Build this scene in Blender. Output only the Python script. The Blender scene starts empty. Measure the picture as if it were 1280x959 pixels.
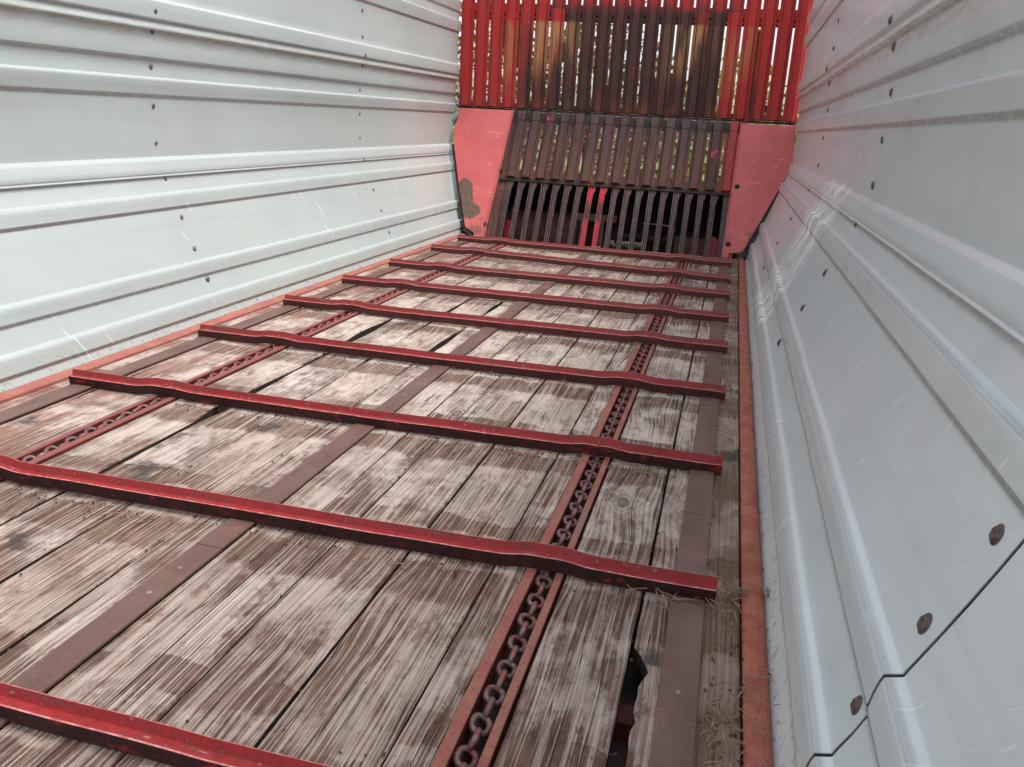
import bpy, bmesh, math, random
import numpy as np
from mathutils import Vector, Matrix
random.seed(7); rng = np.random.default_rng(7)
S = bpy.context.scene; COL = S.collection
R = math.radians

# ------------------------------------------------------------ camera
def camera():
    yaw, pitch, roll = R(13.33), R(16.82), R(3.16)
    f = Vector((-math.sin(yaw)*math.cos(pitch), math.cos(yaw)*math.cos(pitch), -math.sin(pitch)))
    r = Vector((math.cos(yaw), math.sin(yaw), 0)); u = r.cross(f)
    r2 = math.cos(roll)*r + math.sin(roll)*u; u2 = -math.sin(roll)*r + math.cos(roll)*u
    M = Matrix((r2, u2, -f)).transposed().to_4x4(); M.translation = Vector((.935, -.271, .857))
    cd = bpy.data.cameras.new('camera'); cd.sensor_width = 36; cd.lens = 1069/1280*36
    cd.clip_start = .02; cd.clip_end = 2000
    o = bpy.data.objects.new('camera', cd); o.matrix_world = M; COL.objects.link(o); S.camera = o
camera()
# ------------------------------------------------------------ sky, sun, exposure
W = bpy.data.worlds.new('World'); S.world = W; W.use_nodes = True
SUN_EL, SUN_AZ = 66, 88          # azimuth measured from +Y towards +X
nt = W.node_tree; bg = nt.nodes['Background']
sky = nt.nodes.new('ShaderNodeTexSky'); sky.sky_type = 'NISHITA'; sky.sun_disc = False
sky.sun_elevation = R(SUN_EL); sky.sun_rotation = R(SUN_AZ); sky.air_density = 1.0; sky.dust_density = 3.0; sky.ozone_density = 1.0
hs = nt.nodes.new('ShaderNodeHueSaturation'); hs.inputs['Saturation'].default_value = .30
nt.links.new(sky.outputs[0], hs.inputs['Color']); nt.links.new(hs.outputs[0], bg.inputs[0])
bg.inputs[1].default_value = .145
sl = bpy.data.lights.new('sun', 'SUN'); sl.energy = 1.2; sl.angle = R(20); sl.color = (1, .965, .92)
so = bpy.data.objects.new('sun', sl); COL.objects.link(so)
d = Vector((math.sin(R(SUN_AZ))*math.cos(R(SUN_EL)), math.cos(R(SUN_AZ))*math.cos(R(SUN_EL)), math.sin(R(SUN_EL))))
so.rotation_euler = d.to_track_quat('Z', 'Y').to_euler(); so.location = d*30
S.view_settings.view_transform = 'Standard'; S.view_settings.look = 'None'
S.view_settings.exposure = .97; S.view_settings.gamma = 1; S.view_settings.use_curve_mapping = False
S.render.engine = 'CYCLES'

# ------------------------------------------------------------ node helpers
class NB:
    def __init__(s, name, rough=.6, metal=0, spec=.5):
        s.m = bpy.data.materials.new(name); s.m.use_nodes = True; s.t = s.m.node_tree
        s.b = s.t.nodes['Principled BSDF']; s.b.inputs['Roughness'].default_value = rough
        s.b.inputs['Metallic'].default_value = metal; s.b.inputs['Specular IOR Level'].default_value = spec
    def n(s, k, **kw):
        x = s.t.nodes.new('ShaderNode'+k)
        for a, v in kw.items(): setattr(x, a, v)
        return x
    def put(s, sock, v):
        if isinstance(v, bpy.types.NodeSocket): s.t.links.new(v, sock)
        else:
            if sock.type == 'RGBA' and isinstance(v, (tuple, list)) and len(v) == 3: v = (*v, 1)
            sock.default_value = v
    def coord(s):
        return s.n('NewGeometry').outputs['Position']
    def obj(s): return s.n('TexCoord').outputs['Object']
    def rand(s): return s.n('ObjectInfo').outputs['Random']
    def xyz(s, v):
        q = s.n('SeparateXYZ'); s.put(q.inputs[0], v); return q.outputs
    def vec(s, x, y, z):
        q = s.n('CombineXYZ')
        for i, v in enumerate((x, y, z)): s.put(q.inputs[i], v)
        return q.outputs[0]
    def ma(s, op, a, b=0., c=0.):
        q = s.n('Math', operation=op)
        s.put(q.inputs[0], a); s.put(q.inputs[1], b)
        if op in ('MULTIPLY_ADD', 'SMOOTH_MIN', 'SMOOTH_MAX', 'COMPARE'): s.put(q.inputs[2], c)
        return q.outputs[0]
    def noise(s, v, scale=5., det=4., rough=.55, dist=0., out=0):
        q = s.n('TexNoise'); s.put(q.inputs['Vector'], v); s.put(q.inputs['Scale'], scale)
        q.inputs['Detail'].default_value = det; q.inputs['Roughness'].default_value = rough; q.inputs['Distortion'].default_value = dist
        return q.outputs[out]
    def sm(s, v, a, b, lo=0., hi=1.):
        q = s.n('MapRange', interpolation_type='SMOOTHSTEP'); s.put(q.inputs[0], v)
        q.inputs[1].default_value = a; q.inputs[2].default_value = b; q.inputs[3].default_value = lo; q.inputs[4].default_value = hi
        return q.outputs[0]
    def mix(s, f, a, b, mode='MIX'):
        q = s.n('Mix', data_type='RGBA', blend_type=mode); s.put(q.inputs[0], f); s.put(q.inputs[6], a); s.put(q.inputs[7], b); return q.outputs[2]
    def ramp(s, v, stops):
        q = s.n('ValToRGB'); s.put(q.inputs[0], v); e = q.color_ramp.elements
        while len(e) < len(stops): e.new(.5)
        for i, (p, c) in enumerate(stops): e[i].position = p; e[i].color = (*c, 1)
        return q.outputs[0]
    def scale(s, v, k):
        q = s.n('VectorMath', operation='MULTIPLY'); s.put(q.inputs[0], v); q.inputs[1].default_value = k; return q.outputs[0]
    def bump(s, h, dist=.002, strength=1.):
        q = s.n('Bump'); s.put(q.inputs['Height'], h); q.inputs['Distance'].default_value = dist; q.inputs['Strength'].default_value = strength
        s.t.links.new(q.outputs[0], s.b.inputs['Normal'])
    def col(s, c): s.put(s.b.inputs['Base Color'], c)
    def rough(s, c): s.put(s.b.inputs['Roughness'], c)

# ------------------------------------------------------------ materials
BAR_Y0, BAR_P = .563, .6655
def mat_wood():
    b = NB('weathered_wood', .85, spec=.10)
    P = b.obj(); x, y, z = b.xyz(P)[:3]; r = b.rand()
    r2 = b.ma('FRACT', b.ma('MULTIPLY', r, 7.31))
    xo = b.ma('MULTIPLY_ADD', r, 31., x); yo = b.ma('MULTIPLY_ADD', r, 57., y)
    base = b.vec(xo, yo, 0.)
    # knots
    kv = b.vec(b.ma('MULTIPLY', xo, 9.), b.ma('MULTIPLY', yo, 4.2), 0.)
    vo = b.n('TexVoronoi', feature='F1'); b.put(vo.inputs['Vector'], kv); vo.inputs['Scale'].default_value = .42; vo.inputs['Randomness'].default_value = 1.
    kd = vo.outputs['Distance']
    knot = b.sm(kd, .045, .115, 1., 0.); kwide = b.sm(kd, .04, .40, 1., 0.)
    rings = b.ma('MULTIPLY', b.sm(kd, .05, .20, 1., 0.), b.sm(b.ma('SINE', b.ma('MULTIPLY', kd, 190.)), -.2, .8))
    wob = b.noise(b.vec(b.ma('MULTIPLY', xo, 4.), b.ma('MULTIPLY', yo, .9), 0.), 1., 3.)
    xw = b.ma('MULTIPLY_ADD', b.ma('SUBTRACT', wob, .5), .034, xo)
    xw = b.ma('MULTIPLY_ADD', kwide, .020, xw)
    g1 = b.noise(b.vec(b.ma('MULTIPLY', xw, 205.), b.ma('MULTIPLY', yo, 2.6), 0.), 1., 5., .6)
    g2 = b.noise(b.vec(b.ma('MULTIPLY', xw, 420.), b.ma('MULTIPLY', yo, 9.), 4.), 1., 3., .6)
    g3 = b.noise(b.vec(b.ma('MULTIPLY', xw, 36.), b.ma('MULTIPLY', yo, 1.4), 8.), 1., 4., .6)
    lines = b.ma('SINE', b.ma('MULTIPLY_ADD', g3, 12., b.ma('MULTIPLY', xw, 1550.)))
    linm = b.sm(lines, .1, .95)
    patchy = b.noise(b.scale(base, (1.3, .8, 1)), 5., 7., .68); patch2 = b.noise(b.scale(base, (1.4, .6, 1)), 30., 6., .7)
    light = b.mix(b.sm(patch2, .35, .65), (.70, .59, .52), (.47, .37, .31))
    warm = b.mix(r2, (.58, .465, .395), (.72, .64, .59))
    c = b.mix(.5, light, warm)
    brown = b.mix(b.sm(patch2, .3, .7), (.088, .050, .037), (.21, .128, .095))
    # where rubbish and wet have lain: straight bands across the boards, in front of every slat
    ph = b.ma('FRACT', b.ma('DIVIDE', b.ma('SUBTRACT', BAR_Y0+BAR_P*20, b.ma('MULTIPLY_ADD', b.ma('SUBTRACT', b.ma('ADD', b.noise(b.coord(), 26., 5.), b.ma('MULTIPLY', b.noise(b.coord(), 5., 2.), 1.6)), 1.3), .060, y)), BAR_P))
    b1 = b.ma('MULTIPLY', b.sm(ph, .020, .060), b.sm(ph, .190, .250, 1., 0.))
    b2 = b.ma('MULTIPLY', b.sm(ph, .695, .705), b.sm(ph, .79, .82, 1., 0.))
    b3 = b.ma('MULTIPLY', b.sm(ph, .90, .91), 1.)
    q = b.noise(b.vec(b.ma('MULTIPLY', xo, 2.2), b.ma('MULTIPLY', yo, 2.2), 3.), 1., 3.)
    band = b.ma('ADD', b.ma('MULTIPLY', b1, b.sm(q, .30, .52)), b.ma('MULTIPLY', b2, b.sm(q, .38, .55)))
    band = b.ma('MINIMUM', b.ma('ADD', band, b.ma('MULTIPLY', b3, .35)), 1.)
    dirt = b.ma('MULTIPLY', b.sm(patchy, .42, .58), b.ma('MULTIPLY_ADD', r2, .65, .35))
    near = b.sm(y, 2.4, .5, .05, .50)
    far = b.sm(y, 2.8, 5.6, 0., .35)
    dm = b.ma('MINIMUM', b.ma('ADD', b.ma('ADD', b.ma('MULTIPLY', band, .72), b.ma('MULTIPLY', dirt, .75)), b.ma('ADD', near, far)), 1.)
    # brown shows between the silvery ridges
    dm2 = b.ma('MINIMUM', b.ma('MULTIPLY', dm, b.ma('ADD', .45, b.sm(g1, .38, .62))), 1.)
    c = b.mix(dm2, c, brown)
    lm = b.sm(b.noise(b.scale(base, (1, .40, 1)), 8., 5., .62), .40, .66, .05, 1.)
    gl = b.ma('MULTIPLY', b.ma('MULTIPLY', b.sm(g1, .50, .68), .60), b.ma('MULTIPLY_ADD', lm, .75, .25))
    c = b.mix(gl, c, (.085, .042, .029))
    c = b.mix(b.ma('MULTIPLY', b.ma('MULTIPLY', linm, lm), b.ma('MULTIPLY_ADD', dm, .25, .40)), c, (.115, .066, .05))
    c = b.mix(b.ma('MULTIPLY', b.ma('MULTIPLY', b.sm(g2, .54, .74), lm), .45), c, (.10, .058, .045))
    mot = b.ma('MULTIPLY', b.sm(b.noise(b.scale(base, (1.5, .6, 1)), 17., 6., .74), .53, .63), .60); c = b.mix(mot, c, (.15, .08, .056))
    hair = b.noise(b.vec(b.ma('MULTIPLY', xw, 95.), b.ma('MULTIPLY', yo, 2.2), 12.), 1., 2., .5)
    hm = b.sm(b.ma('ABSOLUTE', b.ma('SUBTRACT', hair, .5)), .0, .010, 1., 0.); hm = b.ma('MULTIPLY', hm, b.sm(patchy, .40, .55)); c = b.mix(b.ma('MULTIPLY', hm, .7), c, (.07, .04, .03))
    c = b.mix(b.ma('MULTIPLY', rings, .6), c, (.12, .075, .06))
    c = b.mix(b.ma('MULTIPLY', knot, .65), c, (.07, .042, .035))
    # checks (long thin cracks) and pits
    ck = b.noise(b.vec(b.ma('MULTIPLY', xw, 55.), b.ma('MULTIPLY', yo, 1.1), 2.), 1., 2., .5)
    ckm = b.sm(b.ma('ABSOLUTE', b.ma('SUBTRACT', ck, .62)), .0, .014, 1., 0.)
    c = b.mix(b.ma('MULTIPLY', ckm, .8), c, (.03, .018, .015))
    pit = b.sm(b.noise(b.scale(base, (1, .45, 1)), 75., 2.), .67, .73)
    c = b.mix(b.ma('MULTIPLY', pit, .6), c, (.06, .04, .032))
    # old red paint rubbed off on the outer boards, dark soil in the right margin
    edge = b.ma('MULTIPLY', b.sm(x, -.62, -.92), b.sm(patchy, .30, .6)); c = b.mix(b.ma('MULTIPLY', edge, .45), c, (.34, .15, .12))
    soil = b.ma('MULTIPLY', b.sm(x, .975, .99), b.sm(patchy, .25, .6, .25, .8)); c = b.mix(soil, c, (.16, .105, .07))
    # black oily blots
    blot = b.ma('MULTIPLY', b.sm(b.noise(base, 3.3, 5., .6), .62, .67), b.sm(patch2, .3, .5)); c = b.mix(b.ma('MULTIPLY', blot, .80), c, (.055, .045, .046))
    b.col(c); b.rough(b.ma('MULTIPLY_ADD', g1, .3, .58))
    h = b.ma('ADD', b.ma('MULTIPLY', g1, -1.2), b.ma('MULTIPLY', g2, -.5))
    h = b.ma('SUBTRACT', h, b.ma('ADD', b.ma('MULTIPLY', ckm, 1.2), b.ma('MULTIPLY', linm, .22))); b.bump(h, .0028, .8)
    return b.m
def mat_bar():
    b = NB('slat_red_paint', .45, spec=.38); P = b.coord(); x, y, z = b.xyz(P)[:3]
    n = b.noise(P, 9., 6., .65); n2 = b.noise(P, 70., 4., .6)
    c = b.mix(b.sm(n2, .3, .7), (.35, .022, .024), (.23, .016, .018))
    dust = b.sm(y, 1.6, 5.5, .04, .55)
    c = b.mix(b.ma('MULTIPLY', b.sm(n, .35, .65, .5, 1.), dust), c, (.26, .12, .115))
    c = b.mix(b.ma('MULTIPLY', b.sm(n, .56, .70), .55), c, (.13, .05, .04))
    c = b.mix(b.ma('MULTIPLY', b.sm(n2, .62, .72), .6), c, (.55, .25, .22))
    r = b.rand(); st = b.noise(b.vec(b.ma('MULTIPLY_ADD', r, 40., b.ma('MULTIPLY', x, 5.)), b.ma('MULTIPLY', y, 60.), b.ma('MULTIPLY', z, 60.)), 1., 6., .72)
    c = b.mix(b.ma('MULTIPLY', b.sm(st, .54, .60), .55), c, (.14, .045, .038)); c = b.mix(b.ma('MULTIPLY', b.sm(st, .645, .67), .8), c, (.40, .34, .33))
    ch = b.noise(b.vec(b.ma('MULTIPLY_ADD', r, 11., x), y, z), 150., 3.); c = b.mix(b.ma('MULTIPLY', b.sm(ch, .66, .69), b.sm(n, .45, .55)), c, (.10, .05, .045))
    b.col(c); b.rough(b.sm(n, .3, .7, .32, .7)); b.bump(n2, .0012, .5); return b.m
def mat_shade_grime():  # darkens the bar fronts: their shade put into the colour, mixed with grime
    b = NB('shade_and_grime_on_red', .6, spec=.2); P = b.coord(); y = b.xyz(P)[1]
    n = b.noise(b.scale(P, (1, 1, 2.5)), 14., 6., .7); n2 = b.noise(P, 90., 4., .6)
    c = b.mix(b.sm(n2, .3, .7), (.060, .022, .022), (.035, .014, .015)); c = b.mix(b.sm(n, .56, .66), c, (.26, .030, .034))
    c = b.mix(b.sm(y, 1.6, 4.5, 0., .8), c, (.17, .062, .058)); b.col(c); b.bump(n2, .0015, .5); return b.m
def mat_strip():
    b = NB('brown_primed_steel', .6, spec=.22); P = b.coord()
    n = b.noise(b.scale(P, (1, .3, 1)), 8., 5., .6); n2 = b.noise(P, 160., 3., .6)
    c = b.mix(b.sm(n, .3, .7), (.165, .098, .080), (.120, .066, .054)); c = b.mix(b.ma('MULTIPLY', b.sm(n2, .60, .75), .35), c, (.40, .30, .28))
    s = b.noise(b.scale(P, (120, 2, 1)), 1., 3., .6); c = b.mix(b.ma('MULTIPLY', b.sm(s, .58, .7), .3), c, (.12, .06, .055))
    c = b.mix(b.ma('MULTIPLY', b.sm(b.noise(P, 4., 5., .65), .55, .68), .5), c, (.33, .15, .12))
    b.col(c); b.rough(b.sm(n, .3, .7, .4, .62)); b.bump(n2, .0006, .4); return b.m
def mat_rail(name, a, bb, wear):
    b = NB(name, .65, spec=.22); P = b.coord(); n = b.noise(P, 14., 6., .65); n2 = b.noise(P, 120., 4., .65)
    c = b.mix(b.sm(n, .35, .65), a, bb); c = b.mix(b.ma('MULTIPLY', b.sm(n2, .53, .64), .55), c, wear)
    n3 = b.noise(b.scale(P, (1, .25, 1)), 7., 4.); c = b.mix(b.ma('MULTIPLY', b.sm(n3, .56, .66), .55), c, (.20, .16, .155))
    if 'channel' in name:
        x, y = b.xyz(P)[:2]; k = b.ma('MAXIMUM', b.sm(x, .1, -.1, 0., .75), b.sm(y, 2., 4.5, 0., .6)); c = b.mix(k, c, (.22, .068, .064))
    b.col(c); b.rough(b.sm(n, .3, .7, .4, .75)); b.bump(n2, .001, .6); return b.m
def mat_chain():
    b = NB('rusty_chain_steel', .45, metal=.35, spec=.5); P = b.coord(); n = b.noise(P, 60., 5., .6); n2 = b.noise(P, 300., 3.)
    r = b.rand()
    c = b.mix(b.sm(n, .35, .65), (.15, .062, .055), (.21, .14, .135)); c = b.mix(b.ma('MULTIPLY', b.sm(b.noise(P, 45., 3.), .54, .64), .6), c, (.30, .035, .03))
    y = b.xyz(P)[1]; c = b.mix(b.sm(y, 1.4, 3., 0., .55), c, (.24, .05, .045))
    b.col(c); b.bump(n2, .0008, .5); return b.m
def mat_wall(name, tint):
    b = NB(name, .34, spec=.5); P = b.coord(); x, y, z = b.xyz(P)[:3]
    at = b.n('Attribute', attribute_name='sheet_height'); hz = at.outputs['Fac']
    yz = b.vec(y, z, 0.)
    n = b.noise(P, 1.3, 4.); n2 = b.noise(P, 35., 5., .65); n3 = b.noise(b.scale(P, (1, .12, 5)), 7., 5., .6)
    c = b.mix(b.sm(n, .3, .7), tint, tuple(k*.92 for k in tint)); c = b.mix(b.ma('MULTIPLY', b.sm(n3, .5, .75), .25), c, tuple(k*.72 for k in tint))
    # brown run-off under the lap joint
    st = b.ma('MULTIPLY', b.sm(hz, 1.07, 1.150), b.sm(hz, 1.21, 1.16)); st = b.ma('MULTIPLY', st, b.sm(b.noise(b.vec(b.ma('MULTIPLY', y, 9.), b.ma('MULTIPLY', z, 40.), 0.), 1., 5., .7), .36, .62))
    c = b.mix(b.ma('MULTIPLY', st, .42), c, (.36, .275, .23))
    # undercut shade below each rib edge, put into the colour
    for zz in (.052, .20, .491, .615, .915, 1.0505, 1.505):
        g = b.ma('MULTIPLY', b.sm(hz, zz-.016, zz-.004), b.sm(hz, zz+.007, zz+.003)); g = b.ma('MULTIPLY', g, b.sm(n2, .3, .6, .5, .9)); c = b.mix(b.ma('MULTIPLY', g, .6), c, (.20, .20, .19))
    # dark specks and mud splashes just above the floor
    lo = b.ma('MULTIPLY', b.sm(hz, .13, .0), .7); sp = b.ma('MULTIPLY', lo, b.sm(b.noise(P, 60., 5., .7), .56, .63)); c = b.mix(b.ma('MULTIPLY', sp, .8), c, (.10, .08, .07))
    run = b.ma('MULTIPLY', b.sm(b.noise(b.vec(b.ma('MULTIPLY', y, 2.2), b.ma('MULTIPLY', hz, 3.), 0.), 1., 5., .6), .50, .64), b.sm(b.noise(P, 9., 2.), .35, .6)); c = b.mix(b.ma('MULTIPLY', run, .13), c, (.36, .35, .32))
    for zt in (.1125, .2575, .5495):  # shading and dirt line along rib top bends, put into the colour
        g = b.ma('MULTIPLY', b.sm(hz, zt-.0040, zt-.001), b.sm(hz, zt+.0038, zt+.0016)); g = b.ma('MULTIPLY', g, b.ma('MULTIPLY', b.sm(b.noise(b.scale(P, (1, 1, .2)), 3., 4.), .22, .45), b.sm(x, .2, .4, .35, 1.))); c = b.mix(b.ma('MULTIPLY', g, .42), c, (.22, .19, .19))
    wt = b.ma('MULTIPLY', b.sm(b.noise(P, 2.6, 3.), .45, .6), b.sm(hz, .70, .62)); c = b.mix(b.ma('MULTIPLY', wt, .10), c, (.42, .50, .53))
    sp2 = b.sm(b.noise(P, 95., 2., .5), .75, .765); c = b.mix(b.ma('MULTIPLY', b.ma('MULTIPLY', sp2, b.sm(hz, .5, .2)), .3), c, (.2, .19, .18))
    # scratches: fine slanted white lines in patches
    p = b.ma('MULTIPLY_ADD', hz, .56, y); right = b.sm(x, .2, .4)
    sn = b.noise(b.vec(b.ma('MULTIPLY', p, 62.), b.ma('MULTIPLY', hz, 3.2), 0.), 1., 2., .6)
    big = b.ma('MULTIPLY', b.ma('MULTIPLY', b.sm(p, 3.42, 3.60), b.sm(p, 4.40, 4.10)), b.sm(sn, .50, .56))
    big = b.ma('MULTIPLY', b.ma('MULTIPLY', big, b.sm(b.noise(P, 14., 4.), .33, .45)), b.ma('MULTIPLY', b.sm(hz, .06, .10), b.sm(hz, .72, .68)))
    som = b.ma('MULTIPLY', b.ma('MULTIPLY', b.sm(sn, .655, .70), b.sm(b.noise(P, 4., 3.), .52, .60)), b.sm(hz, .70, .62))
    sc = b.ma('MAXIMUM', b.ma('MULTIPLY', big, right), b.ma('MULTIPLY', som, .55))
    ru = b.n('VectorRotate', rotation_type='Z_AXIS'); b.put(ru.inputs['Vector'], b.vec(y, hz, 0.)); ru.inputs['Angle'].default_value = R(48)
    sn2 = b.noise(b.scale(ru.outputs[0], (14., 300., 1)), 1., 2., .5); fine = b.ma('MULTIPLY', b.ma('MULTIPLY', b.sm(sn2, .685, .72), .28), b.ma('MULTIPLY', b.sm(y, 2.6, 1.6), b.sm(hz, .7, .6)))
    sc = b.ma('MAXIMUM', sc, b.ma('MULTIPLY', fine, right))
    c = b.mix(sc, c, (.92, .94, .95))
    b.col(c); b.rough(b.ma('ADD', b.sm(n, .3, .7, .19, .27), b.ma('MULTIPLY', sc, .2)))
    b.bump(b.noise(P, 3., 1.), .0030, .35); return b.m
def mat_grate(kind):
    b = NB('grate_paint_'+kind, .6, spec=.22); P = b.coord(); x, y, z = b.xyz(P)[:3]
    n = b.noise(b.scale(P, (7, 1, 1.4)), 1., 5., .6); n2 = b.noise(P, 60., 5., .65)
    mud = b.mix(b.sm(n2, .35, .65), (.072, .033, .033), (.105, .052, .042))
    if kind == 'upper':
        a = b.ma('ABSOLUTE', b.ma('ADD', x, -.0)); a = b.ma('ADD', a, b.ma('MULTIPLY', b.ma('SUBTRACT', n, .5), .55))
        a = b.ma('ADD', b.ma('ADD', a, b.ma('MULTIPLY', b.ma('SUBTRACT', b.rand(), .5), .42)), b.ma('MULTIPLY', b.ma('SUBTRACT', z, 1.35), .22))
        zz = b.ma('ADD', z, b.ma('MULTIPLY', b.ma('SUBTRACT', b.noise(b.vec(b.ma('MULTIPLY', x, 22.), 0., 0.), 1., 2.), .5), .16)); dirt = b.ma('MULTIPLY', b.sm(a, .86, .62), b.sm(zz, 1.84, 1.71, .12, 1.)); dirt = b.ma('MULTIPLY', dirt, b.sm(b.noise(b.scale(P, (30, 1, 5)), 1., 4.), .25, .42, .55, 1.))
        red = b.mix(b.sm(n2, .3, .7), (.55, .052, .044), (.44, .036, .036))
        thin = b.ma('MULTIPLY', b.sm(b.noise(b.scale(P, (5, 1, 2.)), 1., 3.), .60, .70), .5); red = b.mix(thin, red, (.30, .10, .07))
        c = b.mix(dirt, red, mud)
        # ochre dust left where the crop stops rubbing
        o = b.ma('MULTIPLY', b.sm(b.ma('ABSOLUTE', b.ma('SUBTRACT', b.ma('ABSOLUTE', x), .66)), .42, .14), b.sm(b.rand(), .12, .45, .15, 1.))
        zc = b.ma('ADD', z, b.ma('MULTIPLY', b.ma('SUBTRACT', b.rand(), .5), .5))
        o = b.ma('MULTIPLY', o, b.ma('MULTIPLY', b.sm(zc, 1.18, 1.42), b.ma('MULTIPLY', b.sm(z, 1.665, 1.63), b.sm(z, 1.03, 1.08))))
        side = b.sm(b.ma('ABSOLUTE', b.xyz(b.n('NewGeometry').outputs['Normal'])[0]), .25, .1)
        o = b.ma('MULTIPLY', b.ma('MULTIPLY', o, side), b.sm(n, .38, .56)); c = b.mix(b.ma('MULTIPLY', o, .8), c, (.52, .26, .11))
        c = b.mix(b.ma('MULTIPLY', b.sm(z, 1.12, 1.0), b.ma('MULTIPLY', b.sm(n, .4, .6), .5)), c, (.30, .09, .05))
    else:
        c = b.mix(b.ma('MULTIPLY', b.sm(z, .95, .88), .8), (.088, .052, .058), mud)
        rust = b.ma('MULTIPLY', b.sm(b.ma('ADD', z, b.ma('MULTIPLY', n, .3)), 1.02, .62), b.sm(n2, .35, .6)); c = b.mix(b.ma('MULTIPLY', rust, .7), c, (.16, .062, .034)); c = b.mix(b.ma('MULTIPLY', b.sm(b.noise(b.scale(P, (45, 1, 4)), 1., 3.), .5, .6), .5), c, (.035, .020, .022))
        rr = b.ma('MAXIMUM', b.sm(b.noise(P, 9., 3.), .67, .70), b.ma('MULTIPLY', b.sm(x, .80, .92), b.sm(n, .35, .5))); c = b.mix(rr, c, (.42, .05, .05))
    b.col(c); b.rough(b.sm(n2, .3, .7, .38, .7)); b.bump(n2, .002, .5); return b.m
def mat_stripper(red):
    b = NB('stripper_bar_'+('red' if red else 'bare'), .5, metal=0, spec=.25); P = b.coord(); z = b.xyz(P)[2]
    n2 = b.noise(P, 50., 5., .65); n = b.noise(b.scale(P, (12, 1, 5)), 1., 3.)
    base = b.mix(b.sm(n2, .3, .7), (.115, .062, .058), (.06, .03, .028))
    c = b.mix(b.ma('MULTIPLY', b.sm(z, .38, .45), b.sm(n, .45, .55)), base, (.26, .08, .075))
    if red: c = b.mix(b.ma('MULTIPLY', b.sm(b.ma('ABSOLUTE', b.ma('SUBTRACT', z, .25)), .09, .05), .8), (.62, .035, .05), base)
    ny = b.xyz(b.n('NewGeometry').outputs['Normal'])[2]; c = b.mix(b.ma('MULTIPLY', b.sm(b.noise(b.scale(P, (200, 1, 6)), 1., 2.), .55, .65), .35), c, (.30, .25, .25))
    b.col(c); b.bump(n2, .001, .4); return b.m
def mat_plate():
    b = NB('faded_red_paint', .45, spec=.35); P = b.coord(); x, y, z = b.xyz(P)[:3]
    n = b.noise(P, 5., 5., .6); n2 = b.noise(P, 45., 5., .7)
    c = b.mix(b.sm(n, .3, .7), (.66, .150, .145), (.58, .120, .118))
    c = b.mix(b.ma('MULTIPLY', b.sm(n2, .60, .72), .4), c, (.66, .22, .18))
    rn = b.noise(b.scale(P, (38, 1, 2.2)), 1., 4., .6); c = b.mix(b.ma('MULTIPLY', b.sm(rn, .56, .70), .30), c, (.42, .13, .11)); c = b.mix(b.ma('MULTIPLY', b.sm(b.noise(b.scale(P, (9, 1, 55)), 1., 3.), .66, .70), .5), c, (.86, .45, .42))
    low = b.ma('MULTIPLY', b.sm(z, .30, .05), b.sm(b.noise(P, 18., 5., .7), .48, .60)); c = b.mix(b.ma('MULTIPLY', low, .7), c, (.30, .12, .10))
    def ell(cx, cz, rx, rz):
        return b.ma('SQRT', b.ma('ADD', b.ma('POWER', b.ma('DIVIDE', b.ma('SUBTRACT', x, cx), rx), 2.), b.ma('POWER', b.ma('DIVIDE', b.ma('SUBTRACT', z, cz), rz), 2.)))
    e = b.ma('MINIMUM', b.ma('MINIMUM', ell(-1.135, .32, .075, .105), ell(-1.05, .185, .085, .06)), ell(-1.09, .25, .05, .08))
    e = b.ma('ADD', e, b.ma('MULTIPLY', b.ma('SUBTRACT', b.noise(P, 22., 3.), .5), .5)); pk = b.sm(e, 1.0, .95)
    e2 = b.ma('MINIMUM', ell(-.975, .05, .06, .035), ell(1.12, .14, .02, .06)); e2 = b.ma('ADD', e2, b.ma('MULTIPLY', b.ma('SUBTRACT', b.noise(P, 30., 4.), .5), 1.4)); pk2 = b.ma('MULTIPLY', b.sm(e2, 1., .9), .7)
    ring = b.sm(e, 1.16, 1.02); c = b.mix(b.ma('MULTIPLY', ring, .5), c, (.45, .14, .09)); pkc = b.mix(b.sm(n2, .35, .6), (.20, .135, .10), (.13, .075, .055)); c = b.mix(pk, c, pkc); c = b.mix(pk2, c, (.24, .10, .08))
    b.col(c); b.rough(b.sm(n2, .3, .7, .33, .6)); b.bump(b.ma('ADD', b.ma('MULTIPLY', n2, .3), b.ma('MULTIPLY', pk, -1.)), .0015, .5); return b.m
def mat_simple(name, a, bb=None, rough=.7, scale=12., metal=0., spec=.4):
    b = NB(name, rough, metal, spec); P = b.coord(); n = b.noise(P, scale, 5., .65); bb = bb or tuple(k*.6 for k in a)
    b.col(b.mix(b.sm(n, .35, .65), a, bb)); b.bump(b.noise(P, scale*6, 4.), .001, .5); return b.m
def mat_leaf(name, a, bb, cc):
    b = NB(name, .6, spec=.3); n = b.noise(b.coord(), .9, 3.); n2 = b.noise(b.coord(), 14., 2.)
    b.col(b.mix(b.sm(n2, .35, .65), b.mix(b.sm(n, .4, .6), a, bb), cc))
    b.b.inputs['Transmission Weight'].default_value = 0; return b.m
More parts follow.
